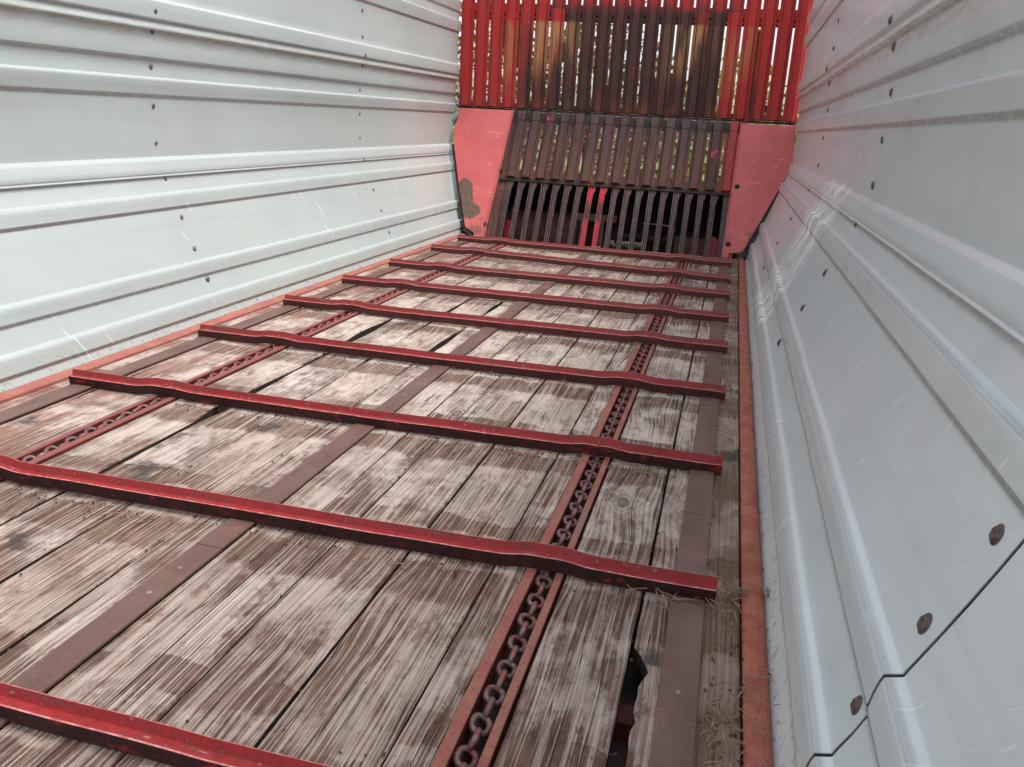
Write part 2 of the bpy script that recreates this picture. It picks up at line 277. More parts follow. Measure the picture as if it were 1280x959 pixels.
M = dict(wood=mat_wood(), bar=mat_bar(), shade_grime=mat_shade_grime(), strip=mat_strip(), chain=mat_chain(),
    rail_r=mat_rail('worn_orange_red_paint', (.42, .135, .082), (.32, .090, .062), (.16, .065, .05)),
    rail_l=mat_rail('worn_pink_red_paint', (.34, .10, .088), (.40, .17, .125), (.22, .09, .08)),
    chan=mat_rail('channel_edge_paint', (.30, .088, .072), (.32, .14, .095), (.15, .05, .045)),
    wall_l=mat_wall('pale_grey_green_sheet', (.475, .52, .50)), wall_r=mat_wall('pale_blue_grey_sheet', (.66, .725, .735)),  # right sheet tint raised to make up for missing sunlight
    upper=mat_grate('upper'), mid=mat_grate('middle'), strb=mat_stripper(False), strr=mat_stripper(True), plate=mat_plate(),
    dark=mat_simple('dark_oily_steel', (.040, .024, .022), (.016, .011, .010)), under=mat_simple('dark_underside', (.05, .028, .024), (.02, .014, .012)),
    oxide=mat_simple('oxide_red_steel', (.13, .018, .016), (.06, .012, .012)), gate=mat_simple('grey_sheet', (.42, .44, .44), (.36, .38, .38)),
    boltl=mat_simple('zinc_bolt_dulled', (.22, .205, .19), (.10, .085, .08), .45, 120., .4),
    plank_side=mat_simple('dark_plank_side', (.040, .026, .020), (.018, .012, .010), .9, 40.), worn=mat_simple('paint_worn_edge', (.62, .30, .27), (.42, .10, .09), .5, 60.),
    lip=mat_simple('lip_highlight_steel', (.20, .15, .15), (.09, .055, .055), .45, 30., .2),
    maroon=mat_simple('maroon_dusty_steel', (.16, .07, .07), (.10, .05, .045)), red=mat_simple('red_paint', (.45, .03, .035), (.36, .025, .03), .45),
    bolt=mat_simple('rusty_bolt', (.17, .12, .115), (.085, .055, .052), .5, 150., .3), black=mat_simple('black_bolt', (.02, .018, .018)),
    coil=mat_simple('dull_spring_steel', (.36, .30, .24), (.2, .15, .12), .45, 60., .3), straw=mat_simple('dry_straw', (.36, .25, .155), (.17, .11, .07), .8, 40.),
    crumb=mat_simple('dark_crumbs', (.10, .065, .04), (.05, .035, .025), .95, 60.), clod=mat_simple('grey_clod', (.30, .30, .29), (.16, .16, .15), .9, 90.),
    ground=mat_simple('rough_grass', (.20, .19, .06), (.10, .13, .035), .9, 1.5), bark=mat_simple('bark', (.14, .11, .085), (.08, .06, .05), .9, 20.),
    leaf1=mat_leaf('leaves_yellow_green', (.22, .25, .06), (.12, .17, .04), (.34, .30, .08)), leaf2=mat_leaf('leaves_brown_green', (.20, .13, .07), (.12, .13, .05), (.28, .17, .10)))

# ------------------------------------------------------------ object helpers
def mesh(name, v, f, mat, smooth=False):
    me = bpy.data.meshes.new(name); me.from_pydata([tuple(map(float, p)) for p in v], [], f); me.update()
    if mat: me.materials.append(mat)
    if smooth: me.polygons.foreach_set('use_smooth', [True]*len(me.polygons))
    return me
def link(name, me, parent=None, mw=None):
    o = bpy.data.objects.new(name, me); COL.objects.link(o)
    if mw is not None: o.matrix_basis = mw
    if parent is not None:
        o.parent = parent; o.matrix_parent_inverse = world_of(parent).inverted()
    return o
def world_of(o):
    m = o.matrix_basis.copy()
    if o.parent is not None: m = world_of(o.parent) @ o.matrix_parent_inverse @ m
    return m
def tag(o, label=None, cat=None, group=None, kind=None):
    if label: o['label'] = label
    if cat: o['category'] = cat
    if group: o['group'] = group
    if kind: o['kind'] = kind
    return o
def thing(name, loc, label=None, cat=None, group=None, kind=None):
    o = bpy.data.objects.new(name, None); COL.objects.link(o); o.location = loc; o.empty_display_size = .1
    return tag(o, label, cat, group, kind)
def boxvf(x0, x1, y0, y1, z0, z1):
    v = [(x, y, z) for z in (z0, z1) for y in (y0, y1) for x in (x0, x1)]
    return v, [(0,2,3,1), (4,5,7,6), (0,1,5,4), (2,6,7,3), (0,4,6,2), (1,3,7,5)]
class MB:
    def __init__(s): s.v = []; s.f = []
    def add(s, v, f):
        k = len(s.v); s.v += list(v); s.f += [tuple(i+k for i in q) for q in f]; return s
    def box(s, *a): return s.add(*boxvf(*a))
    def prism(s, sec, path):
        """closed section: list of (a,b); path: function t -> callable(a,b)->(x,y,z), one per station"""
        n = len(sec); v = []; f = []
        for P in path: v += [P(a, b) for a, b in sec]
        m = len(path)
        for i in range(m-1):
            for j in range(n):
                k = (j+1) % n; f.append((i*n+j, i*n+k, (i+1)*n+k, (i+1)*n+j))
        f.append(tuple(range(n-1, -1, -1))); f.append(tuple((m-1)*n+j for j in range(n)))
        return s.add(v, f)
    def tube(s, pts, r, n=6, caps=True):
        v = []; f = []; pts = [Vector(p) for p in pts]; m = len(pts)
        rr = r if isinstance(r, (list, tuple)) else [r]*m
        for i, p in enumerate(pts):
            t = (pts[min(i+1, m-1)]-pts[max(i-1, 0)]).normalized(); a = t.orthogonal().normalized() if i == 0 else (a - t*a.dot(t)).normalized(); b = t.cross(a)
            for j in range(n):
                q = 2*math.pi*j/n; v.append(tuple(p + rr[i]*(math.cos(q)*a + math.sin(q)*b)))
        for i in range(m-1):
            for j in range(n):
                k = (j+1) % n; f.append((i*n+j, i*n+k, (i+1)*n+k, (i+1)*n+j))
        if caps: f.append(tuple(range(n-1, -1, -1))); f.append(tuple((m-1)*n+j for j in range(n)))
        return s.add(v, f)
    def me(s, name, mat, smooth=False): return mesh(name, s.v, s.f, mat, smooth)
def bevel(o, w, seg=2):
    b = o.modifiers.new('bevel', 'BEVEL'); b.width = w; b.segments = seg; b.limit_method = 'ANGLE'; b.angle_limit = R(35); return o
def dome(r, h, n=12):
    v = [(0, 0, h)]; f = []
    rings = [(r*.45, h*.92), (r*.8, h*.62), (r, h*.2), (r, 0)]
    for rr, z in rings: v += [(rr*math.cos(2*math.pi*i/n), rr*math.sin(2*math.pi*i/n), z) for i in range(n)]
    for i in range(n): f.append((0, 1+i, 1+(i+1) % n))
    for k in range(len(rings)-1):
        for i in range(n): a = 1+k*n; f.append((a+i, a+n+i, a+n+(i+1) % n, a+(i+1) % n))
    return v, f
def vnoise(seed):
    r = np.random.default_rng(abs(int(seed))+1000*(seed<0)); tab = r.uniform(-1, 1, 512)
    def f(t):
        i = math.floor(t); u = t-i; u = u*u*(3-2*u); return tab[i % 512]*(1-u) + tab[(i+1) % 512]*u
    return f

# ------------------------------------------------------------ floor
floor = thing('floor', (0, 3, 0), kind='structure')
YA, YB = -.6, 6.22
SEAMS = [(-1.057, -.904), (-.904, -.709), (-.629, -.465), (-.465, -.289), (-.289, -.117), (-.117, .020), (.020, .125), (.1225, .217), (.217, .379), (.379, .5625), (.5625, .629), (.707, .865), (.865, .973), (.973, 1.0495)]
PL = [(a+.0021, b-.0021) for a, b in SEAMS]
def crack(x, y):                 # how far a seam opens at that place
    if abs(x+.465) < .003:
        g = 0
        for yc, w, a in ((1.90, .11, .024), (2.14, .13, .014), (2.0, .04, .006), (2.96, .22, .024), (1.55, .35, .006), (2.5, .2, .005)): g += a*math.exp(-((y-yc)/w)**2)
        return g
    if abs(x+.289) < .003: return .009*math.exp(-((y-2.6)/.12)**2)+.010*math.exp(-((y-3.5)/.3)**2)+.004*math.exp(-((y-.8)/.3)**2)
    if abs(x+.117) < .003: return .020*math.exp(-((y-2.92)/.22)**2)+.016*math.exp(-((y-3.7)/.15)**2)+.005*math.exp(-((y-.75)/.2)**2)
    if abs(x+.904) < .003: return .010*math.exp(-((y-1.9)/.5)**2)+.010*math.exp(-((y-3.3)/.5)**2)
    return 0
for k, (x0, x1) in enumerate(PL):
    s0, s1 = SEAMS[k]
    na, nb, nz = vnoise(100+k), vnoise(200+k), vnoise(300+k)
    ys = np.arange(YA, YB+.001, .022); v = []; f = []
    dz = random.uniform(-.003, .0015); tilt = random.uniform(-.0015, .0015)
    for y in ys:
        a = x0 + .0006*na(y*9) + .0009*abs(na(y*31)) + crack(s0, y)*.6; c = x1 - .0006*nb(y*9) - .0009*abs(nb(y*31)) - crack(s1, y)
        if k == 12 and y < 1.045:   # broken away edge of the board by the right wear strip
            a = x0 + .022 + .0045*na(y*40) + .004*nb(y*95) + .006*math.exp(-((y-.99)/.02)**2) if y < 1.02 else x0+.014
        if k == 11: c -= .002*math.exp(-((y-.9)/.3)**2)
        z = dz + .0012*nz(y*2); e = .0030
        v += [(a, y, -.032), (a, y, z-e*1.3-tilt), (a+e, y, z-tilt), (c-e, y, z+tilt), (c, y, z-e*1.3+tilt), (c, y, -.032)]
    n = len(ys)
    for i in range(n-1):
        for j in range(6):
            q = (j+1) % 6; f.append((i*6+j, (i+1)*6+j, (i+1)*6+q, i*6+q))
    f.append((0, 1, 2, 3, 4, 5)); f.append(tuple((n-1)*6+j for j in (5, 4, 3, 2, 1, 0)))
    pm = mesh('plank', v, f, M['wood']); pm.materials.append(M['plank_side'])
    for k_, p_ in enumerate(pm.polygons[:-2]):  # plank sides and undersides take a near-black brown
        if k_ % 6 in (0, 4, 5): p_.material_index = 1
    link('plank', pm, floor)
# wear strips of flat steel lying on the planks, in lengths
def strip(x0, x1, cuts):
    for a, b in zip(cuts[:-1], cuts[1:]):
        nn = vnoise(int(x0*1000+a*77)); st = []
        for y in np.linspace(a+.001, b-.001, 14): st.append(lambda p, q, y=y, w=.0009*nn(y*3): (p+w, y, q))
        o = link('wear_strip', MB().prism([(x0, .0025), (x1, .0025), (x1, .0085), (x0, .0085)], st).me('wear_strip', M['strip']), floor); bevel(o, .0015, 2)
strip(-.034, .0265, [YA, 1.105, 2.36, 3.94, 5.2, YB]); strip(.919, .9815, [YA, 1.62, 3.30, 4.95, YB]); strip(-.984, -.918, [YA, 1.9, 3.55, 5.1, YB])
for x, y in [(-.003, .915), (.95, .93), (.952, 2.52), (.95, 3.07), (-.004, 1.01), (.948, 1.95), (-.95, 2.3), (-.004, 2.2), (-.95, 3.4)]:
    v, f = dome(.0052, .0012, 10); link('screw_head', mesh('screw_head', v, f, M['coil'], True), floor, Matrix.Translation((x, y, .0085)))
# chain channels
for s in (-1, 1):
    for (a, b, zt) in ((.629, .6495, .0075), (.6905, .7055, .0065)):
        x0, x1 = sorted((s*a, s*b)) if s > 0 else (-b, -a)
        nn = vnoise(int(a*500)+s); st = []
        for y in np.linspace(YA, YB, 60): st.append(lambda p, q, y=y, w=.0012*nn(y*2.2): (p+w, y, q))
        pm = MB().prism([(x0, -.03), (x1, -.03), (x1, zt-.003), (x1, zt), (x0, zt), (x0, zt-.003)], st).me('channel_edge', M['chan']); pm.materials.append(M['oxide'])
        for k_, p_ in enumerate(pm.polygons[:-2]):  # channel sides darkened: recess shade put into the colour
            if k_ % 6 in (0, 1, 5): p_.material_index = 1
        o = link('channel_edge', pm, floor); bevel(o, .0012, 1)
    link('channel_bed', MB().box(s*.667-.034, s*.667+.034, YA, YB, -.046, -.036).me('channel_bed', M['under']), floor)
# angle irons along both walls
mb = MB(); sec = [(1.0505, -.03), (1.091, -.04), (1.0945, -.012), (1.0915, -.002), (1.085, .0045), (1.076, .0075), (1.064, .008), (1.054, .0065), (1.0505, .003)]
nn = vnoise(5)
mb.prism(sec, [(lambda p, q, y=y, w=.0012*nn(y*1.7): (p+w, y, q)) for y in np.linspace(YA, 6.33, 60)])
link('edge_angle', mb.me('edge_angle', M['rail_r'], False), floor)
mb = MB(); sec = [(-1.112, -.04), (-1.0575, -.03), (-1.0575, .006), (-1.060, .008), (-1.105, .010), (-1.112, .012)]
mb.prism(sec, [(lambda p, q, y=y, w=.0012*nn(y*1.3+9): (p+w, y, q)) for y in np.linspace(YA, 6.33, 60)])
link('edge_angle', mb.me('edge_angle', M['rail_l']), floor)
# chassis under the boards
link('under_plate', MB().box(-1.2, 1.2, YA, 6.3, -.12, -.10).me('under_plate', M['under']), floor)
for y in (.20, .945, 1.62, 2.4, 3.2, 4.0, 4.8, 5.6):
    link('cross_member', MB().box(-1.1, 1.1, y-(.02 if y < 1 else .05), y+(.03 if y < 1 else .05), -.099, -.0475-(.02 if y < 1 else 0)).me('cross_member', M['red'] if y < .5 else M['oxide'] if y < 1 else M['under']), floor)

# ------------------------------------------------------------ conveyor slats
def slat(i, yl, yr, xl, xr, label):
    o = thing('conveyor_bar', ((xl+xr)/2, (yl+yr)/2, 0), label, 'bar', 'red conveyor bars lying across the floor')
    nn = vnoise(900+i); n2 = vnoise(950+i); n3 = vnoise(1200+i)
    xs = sorted(set(list(np.linspace(xl, xr, 60)) + [s*.667+d for s in (-1, 1) for d in np.linspace(-.13, .13, 22)]))
    def hump(x):
        h = 0
        for s in (-1, 1):
            t = abs(x-s*.667); h = max(h, 1 if t < .028 else (0 if t > .10 else .5+.5*math.cos(math.pi*(t-.028)/.072)))
        return h
    # Z section: (depth behind the front edge, height)
    sec = [(.0040, .0035), (.0072, .0035), (.0045, .0290), (.0180, .0290), (.0200, .0320), (.0250, .0498), (.0222, .0505), (.0165, .0338), (.0022, .0338), (-.0006, .0326)]
    st = []
    for x in xs:
        t = (x-xl)/(xr-xl); y = yl*(1-t)+yr*t + .0030*nn(x*2.2) + .0010*n3(x*9); h = .0068*hump(x) + .0014*n2(x*3) + .0006*n3(x*14+5)
        sh = 1.
        def P(a, b, x=x, y=y, h=h, t=t):
            if a > .029 and b > .04 and x < xl+.012: b = .036   # back lip cut short at the left end
            return (x, y-.002+a+.003*(h/.0068)*(b/.05), b+h)
        st.append(P)
    pm = MB().prism(sec, st).me('slat_profile', M['bar']); pm.materials.append(M['shade_grime']); pm.materials.append(M['worn'])
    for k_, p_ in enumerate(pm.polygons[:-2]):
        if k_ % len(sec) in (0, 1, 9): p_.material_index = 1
        elif k_ % len(sec) in (5, 8): p_.material_index = 2
    b = link('slat_profile', pm, o); bevel(b, .0005, 1)
    for s in (-1, 1):
        x = s*.667; t = (x-xl)/(xr-xl); y = yl*(1-t)+yr*t
        mb = MB(); mb.box(x-.010, x+.010, y+.006, y+.018, -.012, .028)
        c = link('chain_bracket', mb.me('chain_bracket', M['chain']), o); bevel(c, .002)
        v, f = dome(.008, .005, 8); link('bolt', mesh('bolt', v, f, M['bar'], True), o, Matrix.Translation((x+.004, y+.010, .0415)))
    for x in (xl+.05, xr-.045):   # sliding shoe under each end
        t = (x-xl)/(xr-xl); y = yl*(1-t)+yr*t
        c = link('slide_shoe', MB().box(x-.022, x+.022, y+.010, y+.020, .0095, .028).me('slide_shoe', M['under']), o)
LAB = ['red bar nearest the camera, crossing the bottom left corner, with a clean pink-red ledge',
 'second bar from the camera, bright red, its cut right end on the brown wear strip',
 'third bar from the camera, with a wide crack in the boards behind it',
 'dusty red bar fourth from the camera, left end touching the edge angle',
 'dusty red bar fifth from the camera, just past the widest gaps in the boards',
 'dusty red bar sixth from the camera, halfway to the front bulkhead',
 'dull red bar seventh from the camera, third before the bulkhead',
 'slightly skewed dull brown-red bar, last but one before the bulkhead',
 'farthest bar, lying close below the feet of the thin stripper bars']
YLR = [(.585, .540), (1.226, 1.228), (1.886, 1.894), (2.571, 2.580), (3.238, 3.246), (3.862, 3.868), (4.520, 4.500), (5.272, 5.060), (5.875, 5.765)]
for i, ((yl, yr), lab) in enumerate(zip(YLR, LAB)): slat(i, yl, yr, -1.0, 1.0, lab)

# ------------------------------------------------------------ chains
PITCH, WR = .0368, .0056
def link_mesh():
    L, Wd = (PITCH+2*WR)/2 - WR, .0135   # centre-line half length / half width
    pts = []; n = 7
    for s in (1, -1):
        for i in range(n):
            a = -math.pi/2 + math.pi*i/(n-1); pts.append((s*Wd*math.sin(a)*-1, s*((L-Wd)+Wd*math.cos(a)), 0))
    N = len(pts); v = []; f = []; k = 6; pts = [Vector(p) for p in pts]
    for i in range(N):
        t = (pts[(i+1) % N]-pts[i-1]).normalized(); a = Vector((0, 0, 1)); b = t.cross(a)
        for j in range(k): q = 2*math.pi*j/k; v.append(tuple(pts[i]+WR*(math.cos(q)*a+math.sin(q)*b)))
    for i in range(N):
        for j in range(k): f.append((i*k+j, i*k+(j+1) % k, ((i+1) % N)*k+(j+1) % k, ((i+1) % N)*k+j))
    return mesh('chain_link', v, f, M['chain'], True)
LM = link_mesh()
for s, lab in ((-1, 'rusty round-link chain running up the left side of the floor in its channel'), (1, 'rusty round-link chain in the channel on the right, large open links towards the camera')):
    root = thing('conveyor_chain', (s*.667, .3, -.012), lab, 'chain', 'chains that pull the slats')
    nn = vnoise(40+s); y = .30; i = 0
    while y < 6.10:
        twist = (0 if i % 2 else math.pi/2) + R(16) + .16*nn(i*.31)
        if s < 0: twist += R(20)
        m = Matrix.Translation((s*.669+.0022*nn(i*.17), y, -.008+.002*nn(i*.4+60))) @ Matrix.Rotation(twist, 4, 'Y') @ Matrix.Rotation(.06*nn(i*1.7), 4, 'Z')
        link('chain_link', LM, root, m); y += PITCH*.995; i += 1

# ------------------------------------------------------------ side walls
# (height, inward offset) going up; x = s(z) - offset
PROF = [(-.030, 0), (.0, 0), (.030, 0)]
def rib(zb, zt, base0, base1, h=.018, ut=.013):
    """a pressed rib from height zb to zt standing inwards; base0/base1 = sheet level below/above it"""
    for a, d in ((-.010, 0), (-ut*.60, 0), (-ut*.5, .0005), (-ut*.40, .0025), (ut*.38, h-.0105), (ut*.44, h-.0095), (ut*.50, h-.0092), (.012, h-.0086)): PROF.append((zb+a, base0+d))
    PROF.append((zb*.5+zt*.5, base0*.5+base1*.5+h-.0042))
    for a, d in ((-.009, h-.0004), (-.0010, h), (-.0002, h-.0006), (.0004, h-.0018), (.0048, .0014), (.0056, .0003), (.0066, 0), (.011, 0)): PROF.append((zt+a, base1+d))
def flat(*zd): PROF.extend(zd)
rib(.052, .113, 0, 0); flat((.135, 0), (.16, -.001), (.185, 0)); rib(.201, .258, 0, 0); flat((.275, 0), (.33, -.0012), (.38, -.0018), (.43, -.0012), (.475, 0)); rib(.491, .550, 0, 0); flat((.565, 0), (.59, -.001), (.607, 0))
flat((.6145, 0), (.616, .0008), (.6175, .003), (.6205, .009), (.622, .0100), (.6235, .0095), (.6255, .0065), (.627, .0065), (.630, .0095), (.633, .0115), (.65, .0122), (.674, .012), (.679, .0118), (.6815, .0108), (.690, .0022), (.6925, .0004), (.695, 0))
flat((.72, 0), (.77, -.003), (.82, -.004), (.87, -.003), (.900, 0)); rib(.915, .978, 0, 0); flat((1.0, 0), (1.02, -.001), (1.036, 0))
flat((1.0460, 0), (1.0475, .0008), (1.049, .003), (1.0550, .0115), (1.0565, .0140), (1.0585, .0145), (1.10, .0150), (1.140, .0150), (1.1445, .0150), (1.153, .0165), (1.1545, .030), (1.157, .033), (1.162, .0335), (1.185, .0215), (1.1875, .0205),
 (1.190, .022), (1.194, .034), (1.196, .036), (1.20, .0365), (1.23, .0365), (1.258, .0365), (1.2625, .036), (1.265, .034), (1.271, .0215), (1.2735, .019), (1.276, .018), (1.30, .018), (1.38, .015), (1.46, .015), (1.485, .018))
rib(1.505, 1.585, .018, .018); flat((1.60, .018), (1.635, .018)); rib(1.653, 1.735, .018, .018); flat((1.76, .018), (1.9, .014), (1.97, .018)); rib(2.0, 2.07, .018, .018); flat((2.12, .018), (2.20, .018))
def sx(z): return 1.10+.377*z if z < .69 else 1.36
def left_dz(y, z):
    far = np.interp(z, [-.03, .6, .7, .92, 1.17, 1.55, 2.2], [-.004, -.018, -.010, .013, .030, .040, .05])
    return far - (.0003+.0098*max(0, min(z, 1.3)))*(6.8-y)
def wall(side, root, cuts, bolts, mat):
    zs = np.array([p[0] for p in PROF]); ds = np.array([p[1] for p in PROF])
    hsplit = [i for i, p in enumerate(PROF) if p[0] == 1.1545][0]
    nA, nB, nC = vnoise(11+side), vnoise(21+side), vnoise(31+side)
    for ci in range(len(cuts)-1):
        ya, yb = cuts[ci], cuts[ci+1]
        for part in (0, 1):
            idx = list(range(0, hsplit+1)) if part == 0 else list(range(hsplit-1, len(PROF)))
            ny = max(6, int((yb(.3)-ya(.3))/.035)); v = []; f = []; hv = []
            near = [b for b in bolts if ya(.3)-.2 < b[0] < yb(.3)+.2]
            for i in range(ny+1):
                t = i/ny
                for j in idx:
                    z0 = zs[j]; d = ds[j]; y = ya(z0)*(1-t)+yb(z0)*t
                    d += .0015*nA(y*1.6+z0*2.1) + .0009*nB(y*4.1+z0*5) + .0003*nC(y*11-z0*9)
                    if part == 1 and j == hsplit-1: d -= .012
                    for (by, bz) in near:
                        q = ((y-by)/.040)**2+((z0-bz)/.022)**2
                        if q < 6: d -= .0020*math.exp(-q)
                    zz = z0 + (left_dz(y, z0) if side < 0 else 0)
                    v.append((side*(sx(z0)-d), y, zz)); hv.append(z0)
            m = len(idx)
            for i in range(ny):
                for j in range(m-1):
                    q = (i*m+j, (i+1)*m+j, (i+1)*m+j+1, i*m+j+1); f.append(q if side < 0 else q[::-1])
            me = mesh('wall_panel', v, f, mat, True); a_ = me.attributes.new('sheet_height', 'FLOAT', 'POINT'); a_.data.foreach_set('value', np.array(hv, dtype=np.float32))
            o = link('wall_panel', me, root)
            sd = o.modifiers.new('thick', 'SOLIDIFY'); sd.thickness = .0016; sd.offset = -1; sd.use_rim = False
            # bolts that pin this sheet are its sub-parts
            for (by, bz) in bolts:
                if ya(bz)-.0 <= by < yb(bz) and (bz > 1.165) == (part == 1):
                    d = np.interp(bz, zs, ds) - .0018
                    z2 = bz + (left_dz(by, bz) if side < 0 else 0); x = side*(sx(bz)-d-.001)
                    nrm = Vector((-side, 0, .36 if bz < .69 else 0)).normalized()
                    r = (.0100 if side < 0 else .0118)*random.uniform(.9, 1.08)
                    mw = Matrix.Translation((x, by, z2)) @ nrm.to_track_quat('Z', 'Y').to_matrix().to_4x4()
                    link('bolt', BOLT if side > 0 else BOLTL, o, mw @ Matrix.Scale(r/.0125, 4))
def bolt_mesh(mat):
    n = 18; prof = [(.0, .0046), (.0035, .0050), (.0062, .0062), (.0078, .0066), (.0098, .0052), (.0112, .0026), (.0118, .0012), (.0150, .0010), (.0158, 0)]
    v = [(0, 0, prof[0][1])]; f = []
    for r, z in prof[1:]: v += [(r*math.cos(2*math.pi*i/n)*1., r*math.sin(2*math.pi*i/n), z - (.0012 if (r < .009 and i % (n//2) in (0, 1)) else 0)) for i in range(n)]
    for i in range(n): f.append((0, 1+i, 1+(i+1) % n))
    for k in range(len(prof)-2):
        a = 1+k*n
        for i in range(n): f.append((a+i, a+n+i, a+n+(i+1) % n, a+(i+1) % n))
    return mesh('bolt', v, f, mat, True)
BOLT = bolt_mesh(M['bolt']); BOLTL = bolt_mesh(M['boltl'])
end = lambda z: 6.40+.58*min(max(z, 0), .69)
wl = thing('side_wall', (-1.15, 3, 0), 'left side wall of pale grey-green ribbed sheet metal with two columns of bolts', 'wall')
wall(-1, wl, [lambda z: -.4, lambda z: .9, lambda z: 2.905, lambda z: 4.93, end],
     [(2.888, z) for z in (1.224, 1.150)] + [(2.888, 1.022), (2.888, .880), (2.888, .742), (2.892, .612), (2.90, .448), (2.903, .313), (2.911, .180)] +
     [(4.910, 1.455), (4.91, 1.31), (4.911, 1.205), (4.911, 1.145), (4.911, 1.010), (4.911, .880), (4.912, .744), (4.906, .625), (4.907, .438), (4.915, .303), (4.925, .166)] +
     [(6.78, z) for z in (1.42, 1.22, 1.11, 1.0, .86, .72)], M['wall_l'])
wr = thing('side_wall', (1.15, 3, 0), 'right side wall of pale blue-grey ribbed sheet metal with long white scrapes', 'wall')
jt = lambda o: (lambda z: .7256+o-.155*min(z, 1.0))
wall(1, wr, [lambda z: -.6, jt(-.0035), ], [], M['wall_r'])
wall(1, wr, [jt(.0035), lambda z: 2.58+.15*max(0, .7-z)-.02, lambda z: 4.44+.12*max(0, .7-z), end],
     [(.709, .447), (.721, .315), (.736, .177)] + [(2.596, 1.133), (2.598, 1.205), (2.599, 1.007), (2.628, .872), (2.647, .735), (2.655, .615), (2.711, .444), (2.750, .313), (2.817, .171)] +
     [(4.496, 1.205), (4.468, 1.134), (4.508, 1.010), (4.544, .878), (4.574, .738), (4.56, .615), (4.648, .448), (4.670, .312), (4.68, .171), (4.50, 1.428), (4.50, 1.30)], M['wall_r'])
# posts outside the sheets (seen only through the joint)
for side, root, ys in ((-1, wl, (.9, 2.89, 4.92)), (1, wr, (.69, 2.66, 4.56))):
    for y in ys:
        m = MB().prism([(-.09, 0), (.09, 0), (.09, .05), (-.09, .05)], [(lambda a, b, z=z: (side*(sx(z)+.030+b), y+a-.155*(min(z, 1.)-.3)*(1 if y == .69 else 0), z)) for z in (-.05, .69, .70, 2.2)])
        link('wall_post', m.me('wall_post', M['dark']), root)
# dark strip at the end of each lower slope
for side, root in ((1, wr),):
    st = [(lambda a, b, z=z: (side*(sx(z)-.018+b), end(z)-.012+a, z+(left_dz(6.6, z) if side < 0 else 0))) for z in np.linspace(.0, .685, 8)]
    link('end_seal', MB().prism([(0, 0), (.030, 0), (.030, .055), (0, .055)], st).me('end_seal', M['dark']), root)
# rivets and a notch in the bottom flanges
for side, root, pts in ((-1, wl, [(2.93, .012), (4.35, .014), (5.2, .012), (5.33, .013)]), ):
    for y, z in pts: v, f = dome(.0075, .003, 8); link('rivet', mesh('rivet', v, f, M['black'], True), root, Matrix.Translation((side*(sx(z)-.0005), y, z+left_dz(y, z))) @ Matrix.Rotation(side*R(-90), 4, 'Y'))

# ------------------------------------------------------------ front bulkhead
bh = thing('front_bulkhead', (0, 6.5, 0), 'red slatted front bulkhead closing the far end between the two walls', 'bulkhead')
GX = -1.220; GP = .1231; YT = 6.85
def upper_slat(x0, x1, z0, z1, yoff, name):
    g = .0068; a, b = x0+g, x1-g; w = b-a; h = .036
    sec = [(a, 0), (a, -.005), (a+w*.20, -.006), (a+w*.275, -h), (b-w*.275, -h), (b-w*.20, -.006), (b, -.005), (b, 0), (b-w*.20, -.001), (b-w*.30, -h+.004), (a+w*.30, -h+.004), (a+w*.20, -.001)]
    def zf(z, k): return lambda p, q: (p, YT+yoff+q*k, z)
    o = link(name, MB().prism(sec, [zf(z0, 1), zf(z1, 1)]).me(name, M['upper']), bh)
xsl = [GX-GP+.002] + [GX+GP*i for i in range(21)] + [GX+GP*21-.006]
for i in range(22):
    upper_slat(xsl[i], xsl[i+1], .992, 1.7435, 0, 'grate_slat')
    upper_slat(xsl[i], xsl[i+1], 1.742, 2.55, .0035, 'grate_slat')
for (z0, z1, nm) in ((.984, 1.028, 'cross_rail'), (1.668, 1.686, 'cross_rail'), (1.705, 1.775, 'cross_rail'), (2.50, 2.56, 'cross_rail')):
    o = link(nm, MB().box(xsl[0], xsl[-1], YT+.001, YT+.008, z0, z1).me(nm, M['upper']), bh)
link('added_hole_backing', MB().box(xsl[0], xsl[-1], YT+.035, YT+.045, 1.655, 1.712).me('added_hole_backing', M['dark']), bh)  # unseen dark backing added behind the slat holes to keep them dark
# gaps that are caked shut in places
for i, (za, zb) in {15: (1.03, 1.66), 18: (1.03, 1.62), 2: (1.45, 1.66), 3: (1.3, 1.66), 13: (1.03, 1.30), 9: (1.03, 1.2), 12: (1.03, 1.25), 6: (1.35, 1.5), 19: (1.05, 1.1)}.items():
    x = GX+GP*i; mb = MB(); mb.prism([(x-.0115, 0), (x+.0115, 0), (x+.011, -.003), (x-.011, -.003)], [(lambda p, q, z=z: (p, YT+.0005+q, z)) for z in (za, zb)])
    link('caked_mud', mb.me('caked_mud', M['crumb']), bh)
def INC(x, z, off=0): # point on the sloping plane, off = towards the camera
    n = Vector((0, -1, .6)).normalized(); p = Vector((x, 6.23+.6*z, z)) + n*off; return tuple(p)
